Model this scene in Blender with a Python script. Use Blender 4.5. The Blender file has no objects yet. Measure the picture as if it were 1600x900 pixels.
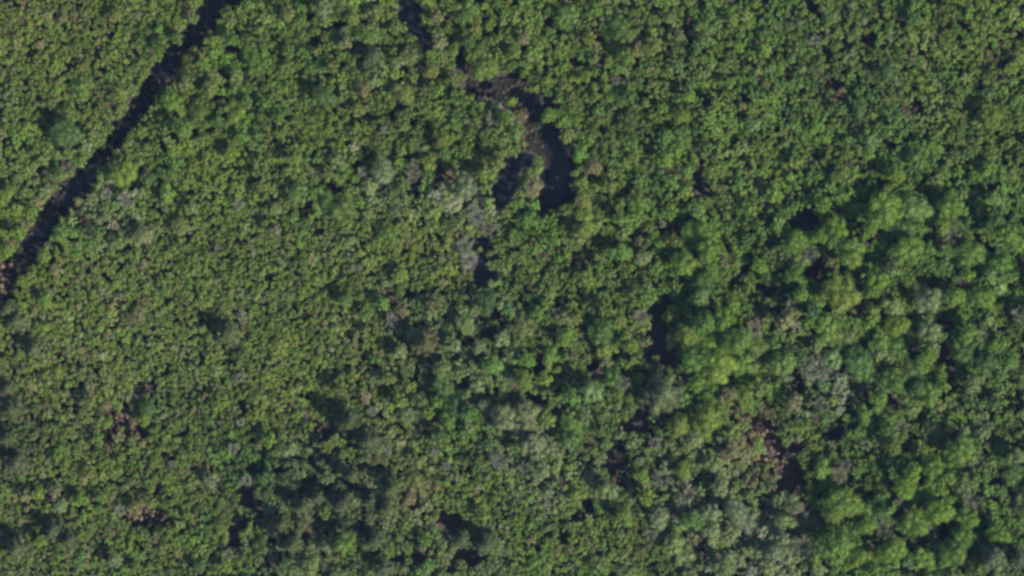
import bpy, math, random
import numpy as np
random.seed(7)
rng = np.random.default_rng(11)
C = bpy.context.scene.collection
S = bpy.context.scene
rad = math.radians

# ------------------------------------------------------------------ camera
MPP = 0.25                    # metres per photograph pixel at canopy height
CAM_Z, REF_Z = 1500.0, 9.0    # survey aircraft looking straight down
cam = bpy.data.cameras.new('camera'); cam_o = bpy.data.objects.new('camera', cam); C.objects.link(cam_o)
cam_o.location = (0, 0, CAM_Z); cam_o.rotation_euler = (0, 0, 0)
cam.sensor_width = 36.0
cam.lens = 36.0 * (CAM_Z - REF_Z) / (1600 * MPP)
cam.clip_start = 1.0; cam.clip_end = 6000
S.camera = cam_o

# ------------------------------------------------------------------ light
SUN_EL = rad(40)
SDX, SDY = 0.83, -0.56        # horizontal direction towards the sun (lower right of the photograph)
world = bpy.data.worlds.new('World'); S.world = world; world.use_nodes = True
nt = world.node_tree; nt.nodes.clear()
sky = nt.nodes.new('ShaderNodeTexSky'); sky.sky_type = 'NISHITA'; sky.sun_disc = False
sky.sun_elevation = SUN_EL; sky.sun_rotation = math.atan2(SDX, SDY)
bg = nt.nodes.new('ShaderNodeBackground'); bg.inputs[1].default_value = 0.10
wo = nt.nodes.new('ShaderNodeOutputWorld')
nt.links.new(sky.outputs[0], bg.inputs[0]); nt.links.new(bg.outputs[0], wo.inputs[0])
sl = bpy.data.lights.new('sun', 'SUN'); sl.energy = 4.2; sl.angle = rad(0.5); sl.color = (1.0, 0.95, 0.86)
so = bpy.data.objects.new('sun', sl); C.objects.link(so)
hz = math.hypot(SDX, SDY)
import mathutils
sd = mathutils.Vector((SDX / hz * math.cos(SUN_EL), SDY / hz * math.cos(SUN_EL), math.sin(SUN_EL)))
so.rotation_euler = sd.to_track_quat('Z', 'Y').to_euler(); so.location = (200, -150, 300)
S.view_settings.view_transform = 'Standard'; S.view_settings.look = 'None'
S.view_settings.exposure = 1.34; S.view_settings.gamma = 1.0; S.view_settings.use_curve_mapping = False
S.cycles.filter_width = 2.9   # the aerial camera's soft optics
S.cycles.max_bounces = 5; S.cycles.diffuse_bounces = 3; S.cycles.volume_bounces = 0
S.cycles.use_denoising = True

# ------------------------------------------------------------------ helpers
def W(px, py, h=REF_Z):
    k = (CAM_Z - h) / (CAM_Z - REF_Z)
    return (px - 800) * MPP * k, (450 - py) * MPP * k

def mesh_from(name, V, F, col=None, mat=None):
    """V (n,3), F list of (m,k) int arrays, col (n,3)"""
    me = bpy.data.meshes.new(name)
    V = np.ascontiguousarray(V, dtype=np.float32)
    me.vertices.add(len(V)); me.vertices.foreach_set('co', V.ravel())
    loops = np.concatenate([f.ravel() for f in F]).astype(np.int32)
    tot = np.concatenate([np.full(len(f), f.shape[1], np.int32) for f in F])
    st = np.concatenate([[0], np.cumsum(tot)[:-1]]).astype(np.int32)
    me.loops.add(len(loops)); me.loops.foreach_set('vertex_index', loops)
    me.polygons.add(len(tot)); me.polygons.foreach_set('loop_start', st)
    try: me.polygons.foreach_set('loop_total', tot)
    except Exception: pass
    if col is not None:
        a = me.color_attributes.new('tint', 'FLOAT_COLOR', 'POINT')
        c4 = np.ones((len(V), 4), np.float32); c4[:, :3] = col
        a.data.foreach_set('color', c4.ravel())
    me.update(calc_edges=True); me.validate()
    if mat: me.materials.append(mat)
    return me

def link(name, me, parent=None, loc=None):
    o = bpy.data.objects.new(name, me); C.objects.link(o)
    if parent: o.parent = parent
    if loc: o.location = loc
    return o

# ------------------------------------------------------------------ materials
def leaf_material(name, trans=0.22):
    m = bpy.data.materials.new(name); m.use_nodes = True
    n = m.node_tree; n.nodes.clear(); L = n.links
    at = n.nodes.new('ShaderNodeAttribute'); at.attribute_name = 'tint'
    oi = n.nodes.new('ShaderNodeObjectInfo')
    mx = n.nodes.new('ShaderNodeMix'); mx.data_type = 'RGBA'; mx.blend_type = 'MULTIPLY'; mx.inputs[0].default_value = 1
    L.new(at.outputs['Color'], mx.inputs[6]); L.new(oi.outputs['Color'], mx.inputs[7])
    d = n.nodes.new('ShaderNodeBsdfDiffuse'); t = n.nodes.new('ShaderNodeBsdfTranslucent')
    g = n.nodes.new('ShaderNodeBsdfGlossy'); g.inputs['Roughness'].default_value = 0.55; g.inputs['Color'].default_value = (.5, .5, .5, 1)
    ms = n.nodes.new('ShaderNodeMixShader'); ms.inputs[0].default_value = trans
    mg = n.nodes.new('ShaderNodeMixShader'); mg.inputs[0].default_value = 0.02
    L.new(mx.outputs[2], d.inputs[0]); L.new(mx.outputs[2], t.inputs[0])
    L.new(d.outputs[0], ms.inputs[1]); L.new(t.outputs[0], ms.inputs[2])
    L.new(ms.outputs[0], mg.inputs[1]); L.new(g.outputs[0], mg.inputs[2])
    o = n.nodes.new('ShaderNodeOutputMaterial'); L.new(mg.outputs[0], o.inputs[0])
    return m

def noise_material(name, c1, c2, scale, rough=0.95, c3=None):
    m = bpy.data.materials.new(name); m.use_nodes = True
    n = m.node_tree; L = n.links; b = n.nodes['Principled BSDF']
    tc = n.nodes.new('ShaderNodeTexCoord'); ns = n.nodes.new('ShaderNodeTexNoise')
    ns.inputs['Scale'].default_value = scale; ns.inputs['Detail'].default_value = 8; ns.inputs['Roughness'].default_value = 0.65
    L.new(tc.outputs['Object'], ns.inputs['Vector'])
    cr = n.nodes.new('ShaderNodeValToRGB')
    cr.color_ramp.elements[0].position = 0.38; cr.color_ramp.elements[0].color = (*c1, 1)
    cr.color_ramp.elements[1].position = 0.62; cr.color_ramp.elements[1].color = (*c2, 1)
    if c3:
        e = cr.color_ramp.elements.new(0.72); e.color = (*c3, 1)
    L.new(ns.outputs[0], cr.inputs[0]); L.new(cr.outputs[0], b.inputs['Base Color'])
    b.inputs['Roughness'].default_value = rough
    try: b.inputs['Specular IOR Level'].default_value = 0.2
    except Exception: pass
    return m

M_LEAF = leaf_material('leaves', 0.22)
M_TWIG = leaf_material('twigs', 0.0)
M_BARK = noise_material('bark', (.09, .07, .055), (.17, .14, .12), 3.0)
M_GROUND = noise_material('forest_floor', (.034, .030, .024), (.062, .044, .033), 0.35, c3=(.045, .05, .028))
M_MUD = noise_material('wet_mud', (.005, .006, .006), (.018, .014, .011), 0.45, 0.9, c3=(.030, .020, .014))
M_WATER = noise_material('dark_water', (.004, .005, .007), (.010, .010, .009), 0.3, 0.3)

# ------------------------------------------------------------------ photo read-out
# species: b bright green, g mid green, y yellow green, o olive, k dark green, s grey green (sage),
# l pale green, n bare grey, w brown or tan, p pine, G golden
COL = dict(b=(.088, .150, .019), g=(.059, .112, .021), y=(.110, .160, .019), o=(.102, .121, .026), k=(.042, .078, .021),
           s=(.126, .154, .064), l=(.120, .170, .048), n=(.172, .172, .118), w=(.140, .116, .056), p=(.072, .090, .036),
           G=(.118, .140, .020))
TREES = """
194,96,7l;45,43,8y;107,37,8b;73,60,7l;132,65,9b;88,102,11b;80,118,7l;41,178,9b;160,172,6l;173,173,6l;302,28,12o;272,45,11o;250,72,15g;277,60,12g;228,110,9o
190,150,12y;312,84,9w;317,100,12y;347,45,11b;375,14,9y;360,34,9w;362,60,14g;395,45,9b;268,158,18b;285,200,18g;238,193,10b;222,207,12b;290,130,15o;330,138,15o
370,118,13l;388,113,8l;385,160,12g;348,160,10w;340,190,12g;378,212,14b;105,208,25k;160,205,10w;100,135,8b;20,88,9w;180,25,13o;235,12,8b;207,52,6l
505,13,17s;508,34,11l;493,50,9b;450,25,12o;425,38,8g;550,30,14o;540,66,13s;536,50,7n;588,20,14o;612,5,8y;615,45,11b;597,60,11g;626,62,10g;582,90,17p;550,98,8b
520,105,12o;495,80,9o;450,82,12g;415,97,10b;620,98,12s;645,120,11l;572,118,10g;569,140,13w;602,113,11s;630,146,20o;665,172,11l;677,195,9b;507,148,20k;560,172,13o
534,134,8s;465,165,10b;435,185,12g;415,160,12g;460,188,8y;462,203,8w;528,212,10b;596,188,8b;630,195,13o;683,26,13w;668,6,8b;687,64,14s;702,46,10y;722,30,12g
765,38,10b;732,65,14k;752,77,12g;709,80,9b;690,95,10y;674,112,14o;706,104,8b;720,120,9b;682,142,14b;699,153,10g;721,143,7y;786,99,11o;755,178,8y;770,186,12n
744,187,9y;738,205,10b;637,212,10l;670,254,15y;695,240,12g;800,159,9b;812,177,8w;791,186,12b;808,206,12b;810,224,7w;799,236,11b;775,256,15o;842,250,9b
816,98,9k;818,114,8b;836,138,9o;858,181,12b;879,190,12b;886,211,12o;893,229,10s;930,150,9b;979,87,16g;1005,89,9y;1035,170,12b;962,126,6n;963,114,7l
870,8,9b;1036,18,7y;941,28,6w;860,52,11g;876,68,8b;825,13,10b;818,60,13w;802,83,13y;920,60,13o;1050,30,12l;1056,42,8s;1062,56,11w;1083,52,9s;1020,72,17o
1143,30,14b;1166,24,11l;1096,66,14g;1155,72,11b;1195,78,12b;1072,85,8w;1026,110,9o;1060,104,12g;915,120,12b;985,150,13k;1076,150,13b;1160,165,8w;1120,162,12o
1064,182,13b;1150,200,9y;1176,195,12l;1040,214,12g;947,190,9b;953,173,9g;1140,130,12b;1185,110,9l
1332,10,10w;1338,48,10y;1375,64,10b;1390,48,8b;1391,61,7s;1430,30,14g;1448,13,9b;1464,24,8l;1565,7,8y;1515,12,9b;1350,32,9s;1273,62,8n;1220,105,8y;1255,108,8l
1312,170,13g;1370,84,12k;1390,110,19k;1428,90,7w;1440,126,10b;1467,132,8l;1508,122,10l;1525,112,8b;1498,88,9b;1578,108,12y;1532,90,8y;1478,72,9b;1460,55,8w
1566,142,12b;1545,146,13k;1500,150,11b;1408,155,7y;1395,168,11b;1550,182,16b;1365,180,8y;1337,195,8w;1343,172,13g;1390,208,8l;1485,215,10b;1225,205,8w;1275,200,12b;1310,70,9b
108,238,12b;126,252,12b;68,250,12l;55,284,9w;35,275,9y;10,268,10b;8,306,16y;25,327,12y;38,299,9l;94,272,13b;84,292,10l;48,332,13b;31,364,14b;12,390,14y
192,270,24y;155,290,8l;143,306,10s;122,315,8w;195,311,12n;166,302,9n;207,332,11l;232,280,15k;262,302,17b;270,328,8y;300,325,13l;308,343,10b;115,364,9b;100,377,7l
225,370,17s;270,385,10s;283,352,16o;155,365,14g;88,420,12w;35,440,11b;68,400,14b;218,420,9w;285,402,8y;290,425,9y;373,320,9n;358,350,8y;391,330,10l;360,268,7y;363,240,14b
340,387,5n;295,361,6n
460,248,14b;430,327,12l;465,303,20g;430,360,12w;478,350,11k;457,341,10b;493,320,8l;512,275,12o;555,280,8b;598,266,21s;567,268,9n;622,252,10y;645,272,12n;648,256,7n
662,291,10b;613,300,14k;632,307,10s;696,290,10s;728,293,20s;763,317,11b;720,255,9w;757,274,15b;745,340,15n;737,328,8n;762,360,10n;735,364,8y;712,350,15o
727,382,14n;733,405,16n;711,398,11y;658,325,9l;635,330,9y;570,345,10k;563,395,8y;508,375,10k;470,408,11k;468,380,9y;585,436,10b;625,430,15b;640,380,10w;735,434,6b
822,272,9l;833,291,15w;815,301,11o;807,322,11b;835,319,10b;826,342,14g;862,345,11b;900,273,8l;908,240,13b;925,285,8y;927,262,13w;912,312,12o;921,324,8y;950,290,13o
970,271,10b;955,320,10y;968,341,12g;935,350,7w;906,366,16o;1046,331,12b;1058,234,12b;1092,232,9w;1035,350,5n;1001,376,9w;1005,402,12s;970,394,15b;1041,373,9l
1068,412,17y;1083,425,8w;905,430,11b;775,376,11g;768,414,10b;750,390,5y;790,360,10o
1107,392,17b;1210,305,12y;1232,294,9b;1173,326,11b;1215,347,11l;1237,328,10b;1285,320,12b;1280,290,10y;1305,357,17b;1280,371,12b;1240,379,17b;1225,399,11s
1267,396,9n;1220,415,9b;1187,415,12b;1131,411,10w;1330,394,21b;1370,434,17b;1394,420,12s;1165,268,7w;1120,262,9y;1040,248,12b;1074,274,8y;1295,247,8y;1265,250,8s
1312,270,13o;1356,260,11w;1400,273,14b;1384,325,24y;1362,348,15b;1364,363,8w;1320,334,11w;1331,320,8l
1235,275,9b;1455,288,11l;1477,290,11b;1503,287,10l;1485,323,18b;1516,313,7w;1507,330,9y;1532,336,10l;1551,312,12l;1581,325,8b;1573,363,15b;1555,344,15k;1538,370,8y
1473,354,12b;1488,368,12n;1468,382,11w;1418,392,22b;1443,402,9y;1510,428,12b;1545,432,12l;1590,425,9l;1544,264,12b;1432,250,14g
72,470,13b;84,486,9w;60,510,10b;26,503,18p;10,485,14p;78,525,7y;43,530,8w;54,545,14p;72,565,11w;70,585,9y;145,477,10b;245,475,9y;195,490,11l;357,523,17p
378,560,14k;343,551,7w;374,590,8n;270,590,9b;225,577,11b;179,626,8b;166,634,9w;140,630,13o;109,650,9w;231,638,15k;226,656,12b;166,665,7l;12,608,12p;20,641,20p
355,597,8b;376,660,7n;300,640,8w;336,578,11l
455,461,9l;540,469,14g;572,492,12b;598,474,13b;556,492,6w;630,484,13w;612,500,11n;630,472,7b;722,484,12s;727,506,17l;762,470,17k;771,505,8b;645,522,13l;639,537,9b
612,530,9b;664,537,20p;626,551,13s;711,540,12s;748,542,12s;785,530,14s;727,558,9y;690,575,16l;769,571,17b;664,597,10s;606,592,12o;549,595,7y;533,607,13o;596,612,10b
626,626,14y;640,602,13o;683,628,12b;669,645,12b;700,657,16g;735,643,14g;757,632,12s;786,652,20s;583,644,7n;613,652,7l;599,661,7y;570,620,12w
855,475,11b;871,490,8n;890,488,7b;922,474,9w;850,520,11w;881,526,15b;938,520,19g;966,502,12y;944,546,12y;985,541,12y;1001,494,11n;959,546,9b;899,552,9w;861,556,14b
824,562,13b;851,592,12y;818,596,16b;948,580,8s;974,599,10n;983,622,8y;925,612,16l;952,613,11s;893,620,13g;888,642,9l;864,627,10b;854,657,13b;876,662,9b;965,633,9l
946,646,9b;962,656,9y;1020,576,8w;1012,533,9w;1062,501,10b;1095,465,14l;1117,460,10b;1100,504,17g;1132,500,17b;1152,532,20b;1122,572,24y;1088,598,13b;1037,612,27p
1073,628,12b;1071,588,9n;1180,514,12n;1103,655,22b;1060,664,17y;1136,617,13w;1162,620,16b;1188,608,12o
1215,463,11w;1250,460,12b;1312,458,26G;1237,478,9n;1226,501,14s;1253,519,8b;1270,486,12k;1361,455,13b;1363,490,13y;1394,480,16s;1448,468,19s;1401,508,17y;1450,515,17s
1472,526,10b;1492,464,16b;1532,464,18b;1594,490,11n;1511,521,14b;1568,523,11s;1545,500,10l;1221,568,18b;1258,546,11b;1277,538,12l;1281,576,20n;1302,560,15l;1331,553,14g
1372,535,15b;1374,552,12s;1388,563,10w;1450,553,13b;1394,592,18g;1473,575,8y;1476,605,10y;1453,617,17b;1433,607,14k;1371,626,15b;1350,645,13b;1280,630,8n;1305,625,9b
1240,628,14w;1520,600,13s;1535,590,9s;1576,560,14b;1470,636,9w;1430,654,10y;1411,666,10n;1491,648,11y;1520,645,8b;1560,655,9b;1267,667,9b;1290,655,9b;1323,655,9b;1556,540,14b
12,687,16p;50,684,8y;25,696,8y;29,722,20p;118,683,10w;107,710,7b;152,686,14b;157,722,10b;140,738,13o;130,750,9w;185,683,10w;210,682,9w;222,694,8w;168,699,10w;207,704,9o
190,714,9b;244,716,11y;268,725,5n;288,735,10w;307,710,9b;365,700,9n;330,750,14s;372,730,6w;385,751,9n;60,770,13b;39,776,12w;86,768,12w;95,790,13s;126,782,14b;160,777,12b
235,763,9y;213,794,13w;187,798,10n;236,784,13o;228,838,9l;243,835,6l;254,847,7b;208,839,9b;65,845,12b;45,838,9b;84,828,15p;108,845,13p;28,856,19p;280,821,9l;347,826,12b
375,795,9b;312,886,12k;180,876,14s;200,864,8y;213,886,12o;355,866,9n;353,887,12y;92,870,9b
420,688,14y;403,697,8w;468,703,9b;486,704,9b;512,698,12o;473,740,7l;511,747,12s;577,690,21p;545,660,20p;594,700,9y;606,704,7n;655,720,13o;588,719,8w;618,735,10y;680,707,7n
691,686,15g;740,697,10g;748,727,12g;720,711,5w;780,722,14n;697,728,7n;550,743,13p;571,743,10s;613,762,20p;580,781,14p;606,795,19p;640,780,13w;665,790,13s;536,788,16p
475,792,17p;497,776,14p;506,802,12b;441,818,14p;415,800,7w;540,850,21b;486,882,18l;585,845,15p;608,862,12b;623,841,8b;666,842,13b;722,842,14p;740,825,6w;720,888,11b;760,850,17p
755,805,12b;458,852,14p;600,888,14p
808,697,13g;833,693,17s;890,690,14g;946,695,11l;936,721,11s;930,705,9b;820,732,9n;846,736,14s;902,775,13y;916,760,7l;950,766,15s;921,810,9l;842,810,10l;971,765,6y;985,765,7l
976,806,14b;1030,810,15s;1010,777,12y;1002,744,12y;1035,747,14n;1066,736,13y;1022,693,8n;1082,688,14s;1059,776,8y;1077,770,9n;1053,800,11n;985,838,12o;1016,835,9n;1054,850,16l
1062,830,6b;1089,850,12w;1082,812,16g;1110,800,14s;1150,800,18s;1182,808,12s;1125,760,14s;1170,776,11l;1111,832,16s;1131,861,11l;1168,861,11b;1175,840,11w;1131,886,15l
1112,724,13s;1141,706,13w;1182,730,11b;1177,756,9w;1155,689,12b;871,865,6w
1271,682,10y;1265,700,12o;1230,708,7b;1285,732,14b;1265,745,10y;1266,761,9y;1312,743,12n;1322,728,8n;1325,708,11b;1343,708,10b;1354,696,7n;1362,715,6b;1375,690,10l
1394,697,14o;1415,715,8b;1320,787,24b;1299,806,16b;1347,800,14b;1275,790,12b;1360,753,8b;1340,757,12o;1412,760,17b;1425,738,14y;1455,727,17b;1500,702,20b;1550,707,10b
1588,712,13s;1541,746,9b;1523,757,8l;1492,762,7b;1415,786,12n;1432,815,20y;1468,799,19y;1475,770,10b;1510,810,17b;1518,784,11n;1456,832,9n;1505,838,17b;1488,862,20b;1450,890,12b
1432,856,8l;1392,860,20b;1380,825,12n;1365,840,7l;1351,820,15b;1391,800,6l;1306,850,24g;1250,806,13n;1226,815,14l;1258,854,17n;1560,836,17b;1586,800,8l;1550,790,12b
1553,870,22p;1590,872,16p;1208,862,13s
"""
# dark openings in the canopy: circles (x,y,r) and polygons
HOLES = """690,278,9;701,270,8;515,298,7;530,287,9;543,276,7;1031,487,13;1030,538,17;1044,560,16;1028,512,12;523,40,7;510,46,6;1268,347,17;1243,345,13;1255,338,10;966,700,14
965,725,17;968,745,14;975,765,6;1240,745,19;1232,722,12;1250,770,12;1225,740,12;706,611,12;690,618,10;722,604,9;578,576,9;840,572,9;832,630,13;838,652,10;930,572,11;928,588,8
1482,503,12;1478,548,13;1490,600,9;1485,575,8;1540,385,10;1528,378,9;1150,440,12;1168,422,11;1095,278,12;1086,298,9;385,765,10;374,812,11;366,850,9;380,790,9;522,672,14;503,680,10
190,652,13;200,640,8;235,812,15;250,815,9;222,806,8;1246,592,9;1248,608,10;1310,677,12;1290,677,8;1408,805,8;1413,835,10;1413,865,10;1412,890,10;708,820,15;694,815,10;738,870,13;718,868,8
1010,640,11;1000,662,14;985,665,10;780,494,9;735,530,8;710,560,7;850,400,5;1440,762,8;1473,826,9;64,262,8;233,603,10;215,612,8;246,765,8;858,36,9;822,78,7;1302,128,9;1308,155,10;1358,60,9
1320,68,8;1270,8,9;1430,163,8;1595,560,12;1185,450,10;1200,455,9;1075,30,6;1073,48,7;1002,55,6;640,460,8;660,455,7;1110,480,7;1045,470,12;765,510,8;490,68,7;95,65,4;1430,168,7;1395,165,5
1345,545,8;1360,560,8;1320,575,7;1325,590,7;1430,540,9;1415,550,8;1395,615,10;1410,625,8;478,335,5;485,322,7;1170,700,6;395,738,9;400,790,7;365,832,8;440,738,10;516,700,7;500,662,9;560,262,6;1225,762,12;1050,580,10;1010,560,8;1040,515,10;1205,700,6;850,380,0;1340,260,6;1340,180,5;1108,300,8;1320,350,9;1325,365,8
1265,405,0;1280,410,10;1275,430,10;1055,870,6;1100,870,5;1105,870,7;880,840,8;885,882,6;920,790,8;905,808,8;565,822,5;480,830,9;490,835,7;660,870,10;625,875,9;1475,845,6;1240,700,10"""
POLY = [
 [(716,82),(728,86),(745,108),(768,112),(782,122),(800,116),(812,116),(826,134),(838,146),(856,152),(862,164),(848,178),(858,196),(874,202),(872,226),(884,236),(897,250),(900,272),(888,284),(892,302),(905,318),(880,326),(850,330),(840,306),(852,284),(850,262),(838,240),(820,232),(822,196),(826,176),(808,166),(790,168),(770,150),(750,150),(731,142),(724,116),(714,102)],
 [(786,250),(806,242),(818,238),(836,242),(830,258),(812,264),(808,290),(796,316),(782,330),(768,316),(770,294),(782,276)],
 [(630,-20),(655,-20),(658,20),(654,36),(666,54),(676,76),(662,74),(648,58),(634,42),(627,14)],
 [(734,372),(750,370),(768,374),(758,386),(756,400),(768,412),(772,432),(752,446),(736,440),(744,414),(748,396)],
 [(378,-20),(322,-6),(300,30),(280,60),(250,92),(228,124),(205,158),(182,190),(160,222),(140,250),(112,274),(88,300),(66,330),(44,362),(20,398),(-10,414),(-30,440),(-30,482),(8,470),(24,440),(40,420),(62,392),(88,356),(108,326),(130,306),(152,276),(180,236),(206,200),(232,170),(254,132),(278,108),(304,74),(330,44),(346,14),(392,-6)],
]
# regional mixes: x, y, crown radius px, canopy height m, species weights
REG = """100,90,6.0,7,o35b25y12w14g10l4;30,30,6,7,o35b25w20y10;260,40,8,8,o40g25b15y8w6;300,230,8,9,b32g20o24l12y8;400,120,8,9,b30g28o22l8k6;480,200,7.5,9,b32g20o26l8y8w4
150,330,8,9,b25s22l18g18w8n6;40,260,8,9,b30l20g22w10s10;30,380,8,9,y35b35o15w8;500,300,8,9,b28g24k10o18s8w6;330,420,6,7,b28o30l12y10g12w5n4;560,400,5.8,7,o36b28y8w8l8g10n4;200,440,6.5,7,b26o26w14y10g10n6l6
650,400,6,7,o42b25y8w10g10;150,520,5.8,7,o28b26w16y12n8l8g8;320,500,5.8,7,b28o32w8n6l10g10;480,520,5.8,7,o34b28y8w10l8g12;80,600,6.5,7,b26w20y14p14o16;280,620,6.5,7,b22g22k10o20w12l6n4;440,620,6,7,b26o30w12y10l8
30,700,8,9,p30b24k10o14w8;150,720,7,8,b28o20w18y12g12n3;300,720,7,8,b24o26w14g16y8l6;100,820,7,8,b30g18w14p12o12;240,830,7,8,b32g22o18w12k8;340,850,7,8,b32g20w8k14o14l6;380,720,7,8,k35g25b20w6
450,740,9,11,p40k30g15s10;550,780,10,12,p55s20k14w6;470,850,10,11,p38s20b14k14;640,740,8,9,o30w18b18n6s16;640,850,9,10,p30s24b20g14w5;730,760,6.5,8,b34o20w8n6g16y6;720,690,8,9,g30b24s20k10;760,860,8,9,p34s22b20k14
600,560,8,9,o34b20w12s14g14;660,520,9,10,s30p24k16l12g10;740,560,10,11,s34l22k14b12n6;720,620,11,12,g32s20b20k14;800,680,11,11,s45g16l14n10;760,500,9,10,g28k22s18b18;850,760,9,10,s40l18b18n12y6;820,830,7,8,b38g22o16w6n3y6
900,850,6.5,8,b32g22o16w8k8y6n4;1000,860,8,9,b32g18o18w8s14;970,720,9,10,k32g22s14w10b10;1060,760,10,11,s30n16b18y10g12;1130,820,11,11,s42l20n14b10;1200,860,11,11,s32n24l20;1170,700,9,8,w42s16b18y8n8;1100,700,10,11,l30b26s20w8
860,530,10,11,b32g26w8l8y10o8;900,600,10,11,b30g24s14l12k8;980,580,9,11,g28b22y14w12k10s8;960,480,9,10,b28g24y12w8k10s6;1020,620,9,10,k26g20w18p14b12;1120,520,12,13,b40g26y14k8;1100,620,12,12,b36y22g18w8
1200,520,11,12,b28s18g22n8l12;1280,480,11,12,b32g26k8y12w6;1280,600,10,11,s24n20b20l16g10;1400,560,11,12,b32g28s14k10y6;1400,660,11,12,b34g26s12l10k8;1250,690,10,10,k26b20w14g20;1330,740,10,11,k20g24b26s8;1450,780,13,13,b42g22y16k6
1330,840,13,13,b42g24y10s6;1520,880,12,12,g28p24b22k14;1550,780,11,12,b36g22k14s10;1560,650,9,11,b30s18g22l14k6;1520,560,9,11,g30b28k14s10;1500,440,11,12,g30b30k14l8;1400,380,12,13,b32g30k10y8;1550,380,10,11,g34b24k12l12
1200,400,10,12,b34g26k10y10s6;1080,420,10,12,b34g28k12y8;950,380,8,10,b26o24g26s8y6;870,430,7.5,9,b30o24g22l10w4;830,360,8,10,g32b26o20k8;1050,300,7.5,10,b28g30o16k6l8y5;1180,280,8,10,b32g28y8l8o8w4;1300,300,9,11,b28g30k12y8l6
1000,200,7.5,9,b26g34o24k6l4;900,120,7.5,9,o30g28b24k6;880,30,7.5,9,g30b26o20k8w4;1000,60,7.5,9,g28o24b24w8l6s4;1120,60,8,9,b30g28l12o14;1150,180,8,9,b28g26o16l8y6w6;1250,120,8,9,g32b26k12o12l6n3;1350,60,7.5,9,b26g26l10o16w6k8
1350,150,8,9,g30k18b22w8s8;1450,180,7,8,b28l20y12w14g14n4;1420,240,8,10,g28b26l14k10;1550,80,7.5,9,o24b26y12g18l8w6;1560,220,8,9,b24g28o16l12;1500,20,7.5,9,b26o26g22y8;1250,220,7.5,9,b28g26l12w8y8
620,130,9,10,o32s18b22g16w6;700,60,9,10,b28o24g20y8w6;560,60,9,10,o26b26g24s10;600,230,8,9,b30o28y8g16n5s8;700,230,8,10,b34g22o22y8;620,290,9,10,s28b18o20n12g14;720,310,10,11,s36b16n20o14;760,180,8,9,b30g20o22n8;700,380,8,9,o32y14n18b14w8"""

def parse(s):
    out = []
    for t in s.replace('\n', ';').split(';'):
        t = t.strip()
        if t: out.append(t)
    return out
trees = []
for t in parse(TREES):
    a, b, c = t.split(','); trees.append((float(a), float(b), float(c[:-1]), c[-1]))
holes = []
for t in parse(HOLES):
    a, b, c = map(float, t.split(','))
    if c: holes.append((a, b, c))
holes = np.array(holes)
SP = 'bgyoksl nwpG'.replace(' ', '')
reg = []
for t in parse(REG):
    x, y, r, h, mix = t.split(',')
    w = np.zeros(len(SP)); i = 0
    while i < len(mix):
        j = i + 1
        while j < len(mix) and mix[j].isdigit(): j += 1
        w[SP.index(mix[i])] = float(mix[i+1:j]); i = j
    reg.append((float(x), float(y), float(r), float(h), w / w.sum()))
RX = np.array([r[0] for r in reg]); RY = np.array([r[1] for r in reg]); RR = np.array([r[2] for r in reg])
RH = np.array([r[3] for r in reg]); RW = np.array([r[4] for r in reg])
def region(x, y):
    """x,y arrays -> crown radius, height, mix"""
    d = (x[:, None] - RX) ** 2 + (y[:, None] - RY) ** 2 + 200
    w = 1 / d ** 2; w /= w.sum(1)[:, None]
    return w @ RR, w @ RH, w @ RW
def in_poly(P, x, y):
    P = np.array(P, float); c = np.zeros(len(x), bool); n = len(P)
    for i in range(n):
        x1, y1 = P[i]; x2, y2 = P[i-1]
        k = ((y1 > y) != (y2 > y)) & (x < (x2 - x1) * (y - y1) / (y2 - y1 + 1e-9) + x1)
        c ^= k
    return c
def open_ground(x, y, grow=0.0):
    x = np.asarray(x, float); y = np.asarray(y, float)
    m = np.zeros(len(x), bool)
    for k in range(9 if grow else 1):
        ox = grow * math.cos(k * math.pi / 4) if k else 0; oy = grow * math.sin(k * math.pi / 4) if k else 0
        for P in POLY: m |= in_poly(P, x + ox * (.8 if P is POLY[4] else 1.35), y + oy * (.8 if P is POLY[4] else 1.35))
    for hx, hy, hr in holes:
        m |= (x - hx) ** 2 + (y - hy) ** 2 < (hr * 1.08 + grow * 0.6) ** 2
    return m

# brown openings: ellipses x, y, rx, ry, tilt
BROWN = [(1185,692,58,40,.9),(1140,625,22,15,.5),(1215,715,22,24,0),(194,688,42,25,-.2),(196,655,22,13,-.4),(230,806,42,22,.1),(14,438,42,26,-.6),(632,486,20,9,.2),
         (850,518,13,12,0),(1022,590,16,18,.4),(85,770,18,14,0),(130,345,10,8,0),(815,180,12,9,.6),(836,285,16,14,0),(1432,168,18,10,0),(405,800,12,10,0),(640,790,14,9,0),(1010,535,10,14,0)]
def in_brown(x, y, p):
    m = np.zeros(len(x), bool)
    for a, b, rx, ry, t in BROWN:
        u = (x - a) * math.cos(t) + (y - b) * math.sin(t); v = -(x - a) * math.sin(t) + (y - b) * math.cos(t)
        m |= (u / rx) ** 2 + (v / ry) ** 2 < rng.uniform(.55, 1.35, len(x))
    return m & (rng.uniform(size=len(x)) < p)

# ------------------------------------------------------------------ foliage generator (vectorised)
phi = (1 + 5 ** .5) / 2
ICO_V = np.array([(-1,phi,0),(1,phi,0),(-1,-phi,0),(1,-phi,0),(0,-1,phi),(0,1,phi),(0,-1,-phi),(0,1,-phi),(phi,0,-1),(phi,0,1),(-phi,0,-1),(-phi,0,1)], float)
ICO_V /= np.linalg.norm(ICO_V[0])
ICO_F = np.array([(0,11,5),(0,5,1),(0,1,7),(0,7,10),(0,10,11),(1,5,9),(5,11,4),(11,10,2),(10,7,6),(7,1,8),(3,9,4),(3,4,2),(3,2,6),(3,6,8),(3,8,9),(4,9,5),(2,4,11),(6,2,10),(8,6,7),(9,8,1)])

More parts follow.
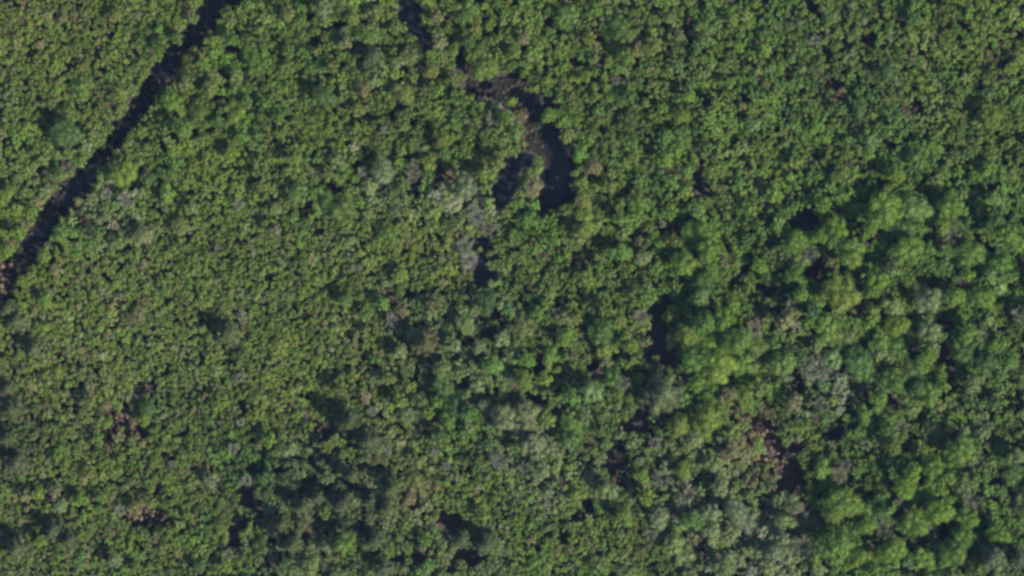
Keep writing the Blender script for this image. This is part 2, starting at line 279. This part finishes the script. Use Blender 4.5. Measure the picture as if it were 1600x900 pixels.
def unit(v): return v / (np.linalg.norm(v, axis=1)[:, None] + 1e-9)

def foliage(lc, lr, lcol, g, leaf=0.5, dens=1.5, jit=0.55, flat=0.8, core=0.8, vary=0.13, lowz=-0.25):
    """lc (n,3) lobe centres, lr (n,) radii, lcol (n,3): leaf clumps over every lobe plus a solid inner lobe"""
    n = len(lc)
    cnt = np.maximum(8, (dens * 2 * math.pi * lr ** 2 * 1.25 / (leaf ** 2))).astype(int)
    idx = np.repeat(np.arange(n), cnt); N = len(idx)
    d = unit(g.normal(size=(N, 3)))
    d[:, 2] = np.where(d[:, 2] < lowz, -d[:, 2], d[:, 2])
    r = lr[idx] * g.uniform(0.82, 1.08, N)
    p = lc[idx] + d * r[:, None] * np.array([1, 1, flat])
    nn = unit(d + g.normal(scale=jit, size=(N, 3)))
    t = unit(np.cross(nn, g.normal(size=(N, 3)))); b = np.cross(nn, t)
    s = leaf * g.uniform(0.55, 1.15, N) * 0.5; s2 = s * g.uniform(0.6, 1.0, N)
    s = s[:, None]; s2 = s2[:, None]
    q = np.stack([p - t * s, p - b * s2, p + t * s, p + b * s2], 1).reshape(-1, 3)
    v = (1 + g.normal(scale=vary, size=N)).clip(0.45, 1.7)
    warm = g.normal(scale=0.06, size=N)
    c = lcol[idx] * v[:, None] * np.stack([1 + warm, 1 + warm * 0.3, 1 - warm * .5], 1)
    c = np.repeat(c, 4, 0)
    F4 = np.arange(N * 4).reshape(-1, 4)
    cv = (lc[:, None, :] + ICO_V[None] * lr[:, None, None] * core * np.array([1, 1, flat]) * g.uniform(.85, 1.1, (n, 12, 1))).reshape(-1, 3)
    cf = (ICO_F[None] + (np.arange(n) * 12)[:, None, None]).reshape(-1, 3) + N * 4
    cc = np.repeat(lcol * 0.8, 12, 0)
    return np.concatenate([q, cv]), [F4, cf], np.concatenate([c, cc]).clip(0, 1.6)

def lobes(R, g, n=None, h=0.62):
    """lobe centres of a round-topped crown of radius R centred on its own origin"""
    if n is None: n = int(4 + R * 2.6)
    out = []; rs = []
    ell = g.uniform(0.82, 1.15); ang = g.uniform(0, math.pi)
    ca, sa = math.cos(ang), math.sin(ang)
    for i in range(n):
        a = i * 2.399963 + g.uniform(-.35, .35); q = math.sqrt((i + .35) / n) * g.uniform(.88, 1.06)
        lr = R * g.uniform(.26, .40) * (1.25 if R < 2.6 else 1)
        x, y = q * math.cos(a) * (R - lr * .85) * ell, q * math.sin(a) * (R - lr * .85) / ell
        x, y = x * ca - y * sa, x * sa + y * ca
        z = R * h * (math.sqrt(max(0, 1 - q * q * .85)) - .35) + g.uniform(-.12, .12) * R
        out.append((x, y, z)); rs.append(lr)
    return np.array(out), np.array(rs)

# ------------------------------------------------------------------ ground and water
def sheet(name, poly, z, mat, label=None):
    import bmesh
    bm = bmesh.new()
    f = bm.faces.new([bm.verts.new((*W(x, y, z), z)) for x, y in poly])
    bmesh.ops.triangulate(bm, faces=[f])
    for f in bm.faces:
        if f.normal.z < 0: f.normal_flip()
    me = bpy.data.meshes.new(name); bm.to_mesh(me); bm.free(); me.materials.append(mat)
    o = link(name, me); o['kind'] = 'structure'; return o
n = 64; xs = np.linspace(-1600, 1600, n + 1)
gx, gy = np.meshgrid(xs, xs); V = np.stack([gx.ravel(), gy.ravel(), np.zeros(gx.size)], 1)
V[:, 2] = -1.5 * (np.clip(np.hypot(V[:, 0], V[:, 1]) - 500, 0, 900) / 900) ** 2
ii = np.arange(n)[:, None] * (n + 1) + np.arange(n)[None]
F = np.stack([ii, ii + 1, ii + n + 2, ii + n + 1], -1).reshape(-1, 4)
g_o = link('ground', mesh_from('ground', V, [F], None, M_GROUND)); g_o['kind'] = 'structure'
sheet('ditch', POLY[4], 0.03, M_MUD)
# standing water in the ditch, pool and two narrow gaps
WAT = [[(308,30),(330,2),(350,-4),(340,18),(318,44),(300,62),(292,56)],
       [(244,104),(262,88),(282,84),(276,104),(256,124),(240,120)],
       [(104,294),(132,268),(152,256),(160,262),(140,286),(118,306),(100,322),(92,316)],
       [(50,362),(70,338),(84,340),(76,360),(56,384),(42,382)]]
for w in WAT: sheet('water', w, 0.06, M_WATER)
pm = sheet('pool_bed', POLY[0], 0.03, M_MUD)
sheet('water', [(800,134),(812,134),(826,146),(842,152),(858,158),(848,178),(857,198),(872,206),(869,228),(881,240),(893,254),(895,274),(881,286),(887,304),(872,320),(854,316),(846,298),(857,280),(861,262),(853,244),(849,228),(838,206),(840,186),(828,168),(812,156),(802,146)], 0.06, M_WATER)
sheet('water', POLY[1], 0.05, M_WATER); sheet('water', POLY[2], 0.05, M_WATER); sheet('water', POLY[3], 0.05, M_WATER)

# ------------------------------------------------------------------ choose individuals
pines = [t for t in trees if t[3] == 'p']; bare = [t for t in trees if t[3] == 'n']
leafy = sorted([t for t in trees if t[3] not in 'pn'], key=lambda t: -t[2])
NEED = 300
def clear_of(t):
    if t[3] in 'wn' or (t[0], t[1]) in ((800, 159), (842, 250)): return True
    for a, b, rx, ry, tt in BROWN[:5]:
        u = (t[0] - a) * math.cos(tt) + (t[1] - b) * math.sin(tt); v = -(t[0] - a) * math.sin(tt) + (t[1] - b) * math.cos(tt)
        if (u / rx) ** 2 + (v / ry) ** 2 < .7 and t[2] < 13: return False
    return True
leafy = [t for t in leafy if clear_of(t)]
indiv = leafy[:NEED] + pines + bare
small = leafy[NEED:]
print('individuals', len(indiv), 'leafy', len(leafy), 'pines', len(pines), 'bare', len(bare))

def wav(x, y, scale, seed, n=14):
    g = np.random.default_rng(seed); v = np.zeros(len(x))
    for _ in range(n):
        a = g.uniform(0, 2 * math.pi); f = 2 * math.pi / (scale * g.uniform(.6, 1.7))
        v += np.sin((x * math.cos(a) + y * math.sin(a)) * f + g.uniform(0, 6.28))
    return v / math.sqrt(n / 2)

# ------------------------------------------------------------------ the rest of the canopy as one mass of crowns
ext = 60
cand = []
occ = {}
CELL = 12
def try_add(x, y, r, sep=0.56):
    cx, cy = int(x // CELL), int(y // CELL); k = 3
    for i in range(cx - k, cx + k + 1):
        for j in range(cy - k, cy + k + 1):
            for (a, b, c) in occ.get((i, j), ()):
                if (a - x) ** 2 + (b - y) ** 2 < ((c + r) * sep) ** 2: return False
    occ.setdefault((cx, cy), []).append((x, y, r)); return True
for t in small: occ.setdefault((int(t[0] // CELL), int(t[1] // CELL)), []).append((t[0], t[1], t[2]))
N = 95000
px = rng.uniform(-ext, 1600 + ext, N); py = rng.uniform(-ext, 900 + ext, N)
rr, hh, mm = region(px, py)
rr = rr * (1 + .60 * np.clip((hh - 9) / 3, 0, 1) + .16 * wav(px, py, 150, 41) + .45 * ((px > 230 + (py - 200) * -.6) & (px < 1000) & (py < 330 + 40 * np.sin(px / 60)) & (py > -200))) * rng.lognormal(-0.08, 0.42, N)
rr = np.clip(rr, 3.6, 26)
dens_keep = rng.uniform(size=N) < .55 + .45 * (wav(px, py, 60, 21) > -.6)
bad = open_ground(px, py, 5.0) | in_brown(px, py, .9)
low = (hh > 8.6) & (wav(px, py, 42, 9) + .35 * wav(px, py, 90, 10) < -1.75)
bad |= low | ~dens_keep
ord_ = np.arange(N)
for (a, b, c, s) in indiv:
    bad |= (px - a) ** 2 + (py - b) ** 2 < (c * 0.92 + rr * 0.35) ** 2
ok = np.where(~bad)[0]
ok = ok[np.argsort(-rr[ok][:], kind='stable')] if False else ok
sel = [i for i in ok if try_add(px[i], py[i], rr[i])]
sx = np.concatenate([px[sel], [t[0] for t in small]]); sy = np.concatenate([py[sel], [t[1] for t in small]])
sr = np.concatenate([rr[sel], [t[2] for t in small]])
# the forest goes on beyond the frame
gx_, gy_ = np.meshgrid(np.arange(-620, 2220, 11.0), np.arange(-560, 1460, 11.0)); gx_ = gx_.ravel() + rng.uniform(-5, 5, gx_.size); gy_ = gy_.ravel() + rng.uniform(-5, 5, gy_.size)
ou = ~((gx_ > -ext) & (gx_ < 1600 + ext) & (gy_ > -ext) & (gy_ < 900 + ext)); gx_, gy_ = gx_[ou], gy_[ou]
nin = len(sel)
sx = np.concatenate([sx, gx_]); sy = np.concatenate([sy, gy_]); sr = np.concatenate([sr, rng.uniform(7, 13, len(gx_))])
_, sh, sm = region(sx, sy)
for c_ in 'wn':
    f_ = np.where((sm[:, SP.index(c_)] > .15), 1, .55); sm[:, SP.index(c_)] *= f_
sm /= sm.sum(1)[:, None]
cum = np.cumsum(sm, 1); u = rng.uniform(size=len(sx))[:, None]
spi = (u > cum).sum(1).clip(0, len(SP) - 1)
for k, t in enumerate(small): spi[len(sel) + k] = SP.index(t[3])
CA = np.array([COL[c] for c in SP])
MEAN = sm @ CA                                            # the stand's own average hue
base = (CA[spi] * .52 + MEAN * .48) * rng.lognormal(0, 0.10, (len(sx), 1)) * rng.lognormal(0, 0.04, (len(sx), 3))
base *= np.exp(.09 * wav(sx, sy, 90, 3) + .05 * wav(sx, sy, 240, 33))[:, None]
sR = sr * MPP * 1.15
relief = np.clip((sh - 6.5) / 4.5, .25, 1.2)
sz = sh + rng.normal(0, 0.5, len(sx)) + (sR - 1.8) * 0.5 + relief * (1.7 * wav(sx, sy, 105, 5) + 1.3 * wav(sx, sy, 46, 6))
LC, LR, LCOL, TW = [], [], [], []
# lower storey: saplings and shrubs that close the floor between the crowns
ux = rng.uniform(-ext, 1600 + ext, 17500); uy = rng.uniform(-ext, 900 + ext, 17500)
uo = ~open_ground(ux, uy, 5.0) & ~in_brown(ux, uy, .97); ux, uy = ux[uo], uy[uo]
_, uh, um = region(ux, uy)
ui = (rng.uniform(size=len(ux))[:, None] > np.cumsum(um, 1)).sum(1).clip(0, len(SP) - 1)
ucol = (CA[ui] * .5 + um @ CA * .5) * rng.lognormal(0, .15, (len(ux), 1)); uz = uh * rng.uniform(.34, .66, len(ux)) * np.where(uh < 8.6, 1.38, 1.12); uR = rng.uniform(1.3, 2.3, len(ux))
for k in range(len(ux)):
    x, y = W(ux[k], uy[k], uz[k])
    for q in range(2):
        LC.append(np.array([[x + rng.normal(0, .7), y + rng.normal(0, .7), uz[k] + rng.normal(0, .4)]])); LR.append(np.array([uR[k] * .7])); LCOL.append(ucol[k][None])
for k in range(len(sx)):
    x, y = W(sx[k], sy[k], sz[k]); R = sR[k]
    c, r = lobes(R, rng, n=int(3 + R * 1.9), h=.5)
    c = c + np.array([x, y, sz[k] - R * .5])
    LC.append(c); LR.append(r); LCOL.append(np.repeat(base[k][None], len(r), 0) * rng.lognormal(0, .07, (len(r), 1)))
LC = np.concatenate(LC); LR = np.concatenate(LR); LCOL = np.concatenate(LCOL)
far_ = (np.abs(LC[:, 0]) > 220) | (np.abs(LC[:, 1]) > 133)
V, F, col = foliage(LC[~far_], LR[~far_], LCOL[~far_], rng, leaf=0.52, dens=0.95, jit=0.5, core=.74)
V2, F2, col2 = foliage(LC[far_], LR[far_], LCOL[far_], rng, leaf=1.0, dens=0.8, jit=0.5, core=.85)
F = F + [f + len(V) for f in F2]; V = np.concatenate([V, V2]); col = np.concatenate([col, col2])
can = link('tree_canopy', mesh_from('tree_canopy', V, F, col, M_LEAF))
can['kind'] = 'stuff'; can['category'] = 'forest canopy'
can['label'] = 'mass of small green and olive treetops filling the forest between the larger crowns'
print('stuff crowns', len(sx), 'faces', sum(len(f) for f in F))

# stems that carry the canopy, and low brush on the open ground
def prisms(A, B, ra, rb, k=3):
    """many tapered k-sided sticks from A to B"""
    n = len(A); d = unit(B - A); t = unit(np.cross(d, np.array([.31, .17, .93]))); b = np.cross(d, t)
    V = []
    for P, r in ((A, ra), (B, rb)):
        for i in range(k):
            a = 2 * math.pi * i / k
            V.append(P + (t * math.cos(a) + b * math.sin(a)) * r[:, None])
    V = np.stack(V, 1).reshape(-1, 3); o = (np.arange(n) * 2 * k)[:, None]
    F = np.concatenate([o + np.array([i, (i + 1) % k, k + (i + 1) % k, k + i]) for i in range(k)])
    return V, F
wx = np.array([W(a, b, h) for a, b, h in zip(sx, sy, sz)])
A = np.column_stack([wx, np.full(len(sx), -.1)]); B = np.column_stack([wx + rng.normal(0, .25, wx.shape), sz - sR * .2])
Vs, Fs = prisms(A, B, .07 + sR * .04, .03 + sR * .015)
st = link('tree_stems', mesh_from('tree_stems', Vs, [Fs], None, M_BARK)); st['kind'] = 'stuff'; st['category'] = 'tree stems'
st['label'] = 'thin brown stems standing under the mass of small treetops'

N = 55000
qx = rng.uniform(-ext, 1600 + ext, N); qy = rng.uniform(-ext, 900 + ext, N)
inw = np.zeros(N, bool)
ib = in_brown(qx, qy, 1.0)
og = open_ground(qx, qy, 2.0) | ib
wet = np.zeros(N, bool); arm = in_poly(POLY[0], qx, qy) & ((qy < 150) | (qx < 850)) & ~ib
for P in POLY[:4] + WAT: wet |= in_poly(P, qx, qy)
keep = og & (~wet | (rng.uniform(size=N) < 0.06) | arm) & ((rng.uniform(size=N) < .5) | ib | arm)
qx, qy, ib, arm = qx[keep], qy[keep], ib[keep], arm[keep]
M = len(qx); qr = rng.uniform(.35, .95, M) * np.where(ib, 1.35, 1)
QC = np.array([(.110, .072, .046), (.080, .062, .045), (.055, .048, .038), (.05, .07, .03), (.150, .106, .066), (.175, .140, .080), (.032, .028, .020)])
ci = rng.choice(5, M, p=[.20, .25, .27, .20, .08]); ci = np.where(ib & (rng.uniform(size=M) < .7), rng.choice([0, 4, 4, 5, 5], M), ci)
ci = np.where(arm, rng.choice([1, 2, 6, 6, 6, 6, 3], M), ci); qr = np.where(arm, rng.uniform(.5, 1.3, M), qr)
qh = np.where(ib, rng.uniform(.6, 3.2, M), np.where(arm, .12, qr * .35))
wz = np.array([W(a, b, .5) for a, b in zip(qx, qy)])
V, F, col = foliage(np.column_stack([wz, qh]), qr, QC[ci], rng, leaf=.42, dens=.8, jit=.8, flat=.6)
br = link('underbrush', mesh_from('underbrush', V, F, col, M_TWIG)); br['kind'] = 'stuff'; br['category'] = 'underbrush'
br['label'] = 'brown dead brush and leaf litter in the ditch, pool and canopy gaps'

# ------------------------------------------------------------------ prototypes of single trees
def tube(P, R, k=7):
    P = np.array(P, float); n = len(P); V = []
    for i in range(n):
        d = P[min(i + 1, n - 1)] - P[max(i - 1, 0)]; d /= np.linalg.norm(d)
        t = np.cross(d, (.3, .9, .2)); t /= np.linalg.norm(t); b = np.cross(d, t)
        for j in range(k):
            a = 2 * math.pi * j / k; V.append(P[i] + (t * math.cos(a) + b * math.sin(a)) * R[i])
    F = [(i*k+j, i*k+(j+1) % k, (i+1)*k+(j+1) % k, (i+1)*k+j) for i in range(n-1) for j in range(k)]
    return np.array(V), np.array(F)
def trunk_mesh(H, R, g, nl=7):
    """unit tree: crown centre at height H; tapered trunk, root flare and limbs reaching into the crown"""
    r0 = .11 + R * .055
    parts = [tube([(0, 0, -.2), (0, 0, .4), (g.uniform(-.2, .2), g.uniform(-.2, .2), H * .45), (g.uniform(-.3, .3), g.uniform(-.3, .3), H * .8), (0, 0, H + R * .15)],
                  [r0 * 1.6, r0 * 1.1, r0 * .85, r0 * .55, r0 * .2])]
    for i in range(nl):
        a = i * 2.4 + g.uniform(-.3, .3); z0 = H * g.uniform(.5, .8); e = R * g.uniform(.5, .75)
        parts.append(tube([(0, 0, z0), (math.cos(a) * e * .5, math.sin(a) * e * .5, z0 + (H - z0) * .6), (math.cos(a) * e, math.sin(a) * e, H + R * g.uniform(-.15, .1))],
                          [r0 * .45, r0 * .3, r0 * .1], 5))
    V = []; F = []; o = 0
    for v, f in parts: V.append(v); F.append(f + o); o += len(v)
    return mesh_from('trunk', np.concatenate(V), [np.concatenate(F)], None, M_BARK)
def crown_broad(H, R, g, sparse=False):
    c, r = lobes(R, g); c = c + np.array([0, 0, H])
    col = np.repeat(g.lognormal(0, .12, (len(r), 1)), 3, 1)
    V, F, co = foliage(c, r, col, g, leaf=.50, dens=1.1 if not sparse else .8, jit=.5)
    return mesh_from('crown', V, F, co, M_LEAF)
def crown_pine(H, R, g):
    C_, R_ = [], []
    for lev in range(5):
        q = lev / 4; nb = int(10 - 5 * q); rl = R * (1 - q * .72)
        for i in range(nb):
            a = 2 * math.pi * (i + g.uniform(-.3, .3)) / nb + lev; e = rl * g.uniform(.78, 1.08)
            for f in (.45, .9) if lev < 4 else (.6,):
                C_.append((math.cos(a) * e * f, math.sin(a) * e * f, H - R * .55 + q * R * 1.5 - f * .12 * R)); R_.append(max(.4, R * g.uniform(.17, .27)))
    C_.append((0, 0, H + R)); R_.append(R * .15)
    c = np.array(C_); r = np.array(R_); col = np.repeat(g.lognormal(0, .14, (len(r), 1)), 3, 1)
    V, F, co = foliage(c, r, col, g, leaf=.36, dens=1.0, jit=1.0, flat=.6, core=.8, vary=.18)
    return mesh_from('crown', V, F, co, M_LEAF)
def twigs_mesh(H, R, g):
    A, B, ra, rb = [], [], [], []
    nm = int(9 + R * 2)
    for i in range(nm):
        a = i * 2.4 + g.uniform(-.3, .3); e = R * g.uniform(.6, 1.02); up = R * g.uniform(.1, .75)
        p0 = np.array((0, 0, H - R * .9)); p1 = np.array((math.cos(a) * e, math.sin(a) * e, H - R * .3 + up * (1 - .5 * e / R)))
        A.append(p0); B.append(p1); ra.append(.10); rb.append(.04)
        for j in range(int(5 + R * 1.6)):
            f = g.uniform(.3, 1); q0 = p0 + (p1 - p0) * f; dd = g.normal(size=3) * np.array([1, 1, .5]) + np.array([0, 0, .35])
            q1 = q0 + dd / np.linalg.norm(dd) * R * g.uniform(.18, .36)
            A.append(q0); B.append(q1); ra.append(.055); rb.append(.03)
            for k in range(5):
                h0 = q0 + (q1 - q0) * g.uniform(.3, 1); dd = g.normal(size=3); h1 = h0 + dd / np.linalg.norm(dd) * g.uniform(.3, .8)
                A.append(h0); B.append(h1); ra.append(.045); rb.append(.025)
    A, B = np.array(A), np.array(B)
    V, F = prisms(A, B, np.array(ra), np.array(rb))
    c = np.repeat((1 + g.normal(0, .15, len(A))).clip(.5, 1.5), 6)[:, None] * np.ones(3)
    return mesh_from('twigs', V, [F], c, M_TWIG)

CLS = [1.6, 2.2, 2.9, 3.7, 4.8, 6.2]
def hh_of(R): return 7.5 + R * 1.1
PROTO = {}
def proto(kind, R, v):
    ci = min(range(len(CLS)), key=lambda i: abs(math.log(CLS[i] / R)))
    key = (kind, ci, v)
    if key not in PROTO:
        g = np.random.default_rng(1000 + ci * 17 + v * 101 + ord(kind[0]))
        Rc = CLS[ci]; H = hh_of(Rc)
        tm = trunk_mesh(H, Rc, g, 9 if kind == 'bare' else 7)
        cm = {'broad': crown_broad, 'pine': crown_pine, 'bare': twigs_mesh}[kind](H, Rc, g)
        PROTO[key] = (tm, cm, Rc, H)
    return PROTO[key]

# landmarks that the labels refer to
LAND = [(800,159,'the lone tree in the pool'),(860,230,'the long dark pool'),(1312,458,'the golden crown'),(1384,325,'the large yellow green crown'),
 (1037,612,'the big grey green pine'),(105,208,'the dark ditch side crown'),(192,270,'the palest crown by the ditch'),(540,850,'the bright lime crown'),
 (730,395,'the bare grey brown tree'),(1185,700,'the brown clearing'),(1033,540,'the dark brown gap'),(235,812,'the reddish brown patch'),(190,655,'the small brown hollow'),
 (645,25,'the dark top edge notch'),(577,690,'the hollow side pine'),(1265,346,'the largest dark hollow at right'),(1285,732,'the round crown in shadow'),
 (598,266,'the wide sage crown'),(630,484,'the small tan patch'),(1390,110,'the upper right dark crown'),(1553,870,'the lower right corner pine'),
 (20,641,'the left edge pine'),(505,13,'the pale top edge crown'),(1060,55,'the pinkish tan crown'),(1306,850,'the wide lower right crown'),(786,652,'the wide grey green crown'),
 (1520,500,'the dark gap at right'),(1578,108,'the upper right tan crown'),(357,523,'the lone olive pine'),(965,735,'the deep lower centre gap')]
DITCH = [(345,0),(300,55),(262,110),(225,165),(190,215),(155,250),(125,290),(85,330),(50,375),(20,415)]
CNAME = dict(b='bright green', g='mid green', y='yellow green', o='olive', k='dark green', s='grey green', l='pale green', n='bare grey', w='brownish tan', p='dull grey green', G='golden yellow')
def direction(dx, dy):
    a = math.degrees(math.atan2(-dy, dx)) % 360
    return ['right of','upper right of','above','upper left of','left of','lower left of','below','lower right of'][int((a + 22.5) // 45) % 8]
OWN = {(1064,182):'medium bright green tree far below the pinkish tan crown, right of a darker crown', (1312,458):'large golden yellow tree with the most golden crown in the forest', (1384,325):'large yellow green tree with a rounded crown right of a dark hollow',
 (1037,612):'big dull grey green pine standing below the dark brown gap', (105,208):'large dark green tree left of the ditch with a deep shadowed crown',
 (192,270):'large pale yellow green tree on the lower right bank of the ditch', (540,850):'large bright lime green tree among grey green pines at lower left',
 (800,159):'small green tree standing alone in the upper part of the dark pool', (842,250):'small green tree standing alone in the lower part of the dark pool'}
def look(t):
    x, y, r, s = t
    return f"{'small' if r < 10.5 else 'medium' if r < 15.5 else 'large'} {CNAME[s]} {'pine' if s == 'p' else 'tree'}"
def relations(t):
    x, y = t[0], t[1]; out = []
    if min(math.hypot(x - a, y - b) for a, b in DITCH) < 45:
        k = 'the upper left' if side(x, y) < 0 else 'the lower right'
        out.append((0, f"on {k} bank of the ditch")); out.append((1, f"on {k} bank of the ditch, {'upper' if y < 140 else 'middle' if y < 290 else 'lower'} stretch"))
    for a, b, n_ in LAND:
        d = math.hypot(x - a, y - b)
        if 3 < d < 420: out.append((d, f"{'close ' if d < 48 else '' if d < 130 else 'well ' if d < 240 else 'far '}{direction(x - a, y - b)} {n_}"))
    return sorted(out)
def side(x, y):
    k = min(range(len(DITCH)), key=lambda i: math.hypot(DITCH[i][0] - x, DITCH[i][1] - y))
    return (x - DITCH[k][0]) + (y - DITCH[k][1])
GROUP = {'broad': 'broadleaf trees of the forest canopy', 'pine': 'pine trees among the broadleaf canopy', 'bare': 'bare grey trees among the green canopy'}
NAMES = {'broad': 'broadleaf_tree', 'pine': 'pine_tree', 'bare': 'bare_tree'}
xs = np.array([t[0] for t in indiv]); ys = np.array([t[1] for t in indiv])
_, ih, im = region(xs, ys)
from collections import Counter
allrel = [relations(t) for t in indiv]; lk = [look(t) for t in indiv]
cnt_ = Counter(lk[i] + ' ' + r for i in range(len(indiv)) for _, r in allrel[i])
labs = []
for i, t in enumerate(indiv):
    l = next((v for k, v in OWN.items() if (t[0], t[1]) == (float(k[0]), float(k[1]))), None)
    if l is None: l = next((lk[i] + ' ' + r for _, r in allrel[i] if cnt_[lk[i] + ' ' + r] == 1 and len((lk[i] + ' ' + r).split()) <= 16), None)
    if l is None:      # two alike: which of the two by place; last resort: its place in the picture
        cand_ = sorted((cnt_[lk[i] + ' ' + r], d, r) for d, r in allrel[i] if len((lk[i] + ' ' + r).split()) <= 13)
        n_, _, r = cand_[0] if cand_ else (9, 0, allrel[i][0][1]); base_ = lk[i] + ' ' + r
        riv = [k for k in range(len(indiv)) if lk[k] == lk[i] and any(q == r for _, q in allrel[k])]
        if len(riv) == 2 and cand_:
            o_ = indiv[riv[0] if riv[1] == i else riv[1]]; dx_, dy_ = t[0] - o_[0], t[1] - o_[1]
            w_ = ('right' if dx_ > 0 else 'left') if abs(dx_) > abs(dy_) else ('lower' if dy_ > 0 else 'upper')
            l = base_ + f", {w_} of two"
        else:
            l = base_.replace('dull grey green ', '') + f", {round(t[0] / 16)}% across, {round(t[1] / 9)}% down"; print('PCT', l)
    labs.append(l)
proto_obj = {}
for i, (x, y, r, s) in enumerate(indiv):
    kind = 'pine' if s == 'p' else 'bare' if s == 'n' else 'broad'
    R = r * MPP * (1.06 + .24 * min(1, max(0, (x - 700) / 200)) * (y > 180) + .1 * (kind == 'pine'))
    tm, cm, Rc, H = proto(kind, R, i % 4)
    k = R / Rc
    htop = ih[i] + 1.6 + .42 * R + random.uniform(-.4, .6)      # height of the crown centre
    if kind == 'pine': htop += 2.5
    htop += .9 * float(wav(np.array([x]), np.array([y]), 105, 5)[0]) * max(0, (ih[i] - 7) / 4)
    if (x, y) in ((800, 159), (842, 250)): htop = 5.5
    wx_, wy_ = W(x, y, htop)
    e = bpy.data.objects.new(NAMES[kind], None); C.objects.link(e)
    e.location = (wx_, wy_, 0); e.rotation_euler = (0, 0, random.uniform(0, 6.28)); e.scale = (k, k, htop / H)
    e.empty_display_size = 1
    e['label'] = labs[i]; e['category'] = 'pine tree' if kind == 'pine' else 'tree'; e['group'] = GROUP[kind]
    t = link('trunk', tm, e); c = link('twigs' if kind == 'bare' else 'crown', cm, e)
    f = rng.lognormal(0, .07); mc = im[i] @ CA; q_ = .25 if kind == 'broad' else .1; cc = [COL[s][j] * (1 - q_) + mc[j] * q_ for j in range(3)]
    c.color = (min(1, cc[0] * f * rng.lognormal(0, .06)), min(1, cc[1] * f), min(1, cc[2] * f * rng.lognormal(0, .08)), 1)
print([l for l in labs if len(l.split()) > 16]); print('duplicate labels', len(labs) - len(set(labs)), 'max words', max(len(l.split()) for l in labs))

# ------------------------------------------------------------------ air between the aircraft and the forest
hb = bpy.data.meshes.new('haze')
q = 2500; zb, zt = -4.0, CAM_Z + 12
hb.from_pydata([(-q,-q,zb),(q,-q,zb),(q,q,zb),(-q,q,zb),(-q,-q,zt),(q,-q,zt),(q,q,zt),(-q,q,zt)], [],
               [(3,2,1,0),(4,5,6,7),(0,1,5,4),(1,2,6,5),(2,3,7,6),(3,0,4,7)])
hm = bpy.data.materials.new('haze'); hm.use_nodes = True; hn = hm.node_tree; hn.nodes.clear()
pv = hn.nodes.new('ShaderNodeVolumePrincipled'); pv.inputs['Color'].default_value = (.32, .52, 1.0, 1)
pv.inputs['Density'].default_value = 0.95e-5; pv.inputs['Anisotropy'].default_value = 0.0
ho_ = hn.nodes.new('ShaderNodeOutputMaterial'); hn.links.new(pv.outputs[0], ho_.inputs['Volume'])
hb.materials.append(hm); ho = link('haze', hb); ho['kind'] = 'stuff'; ho['category'] = 'haze'
ho['label'] = 'thin bluish air between the aircraft and the forest below'
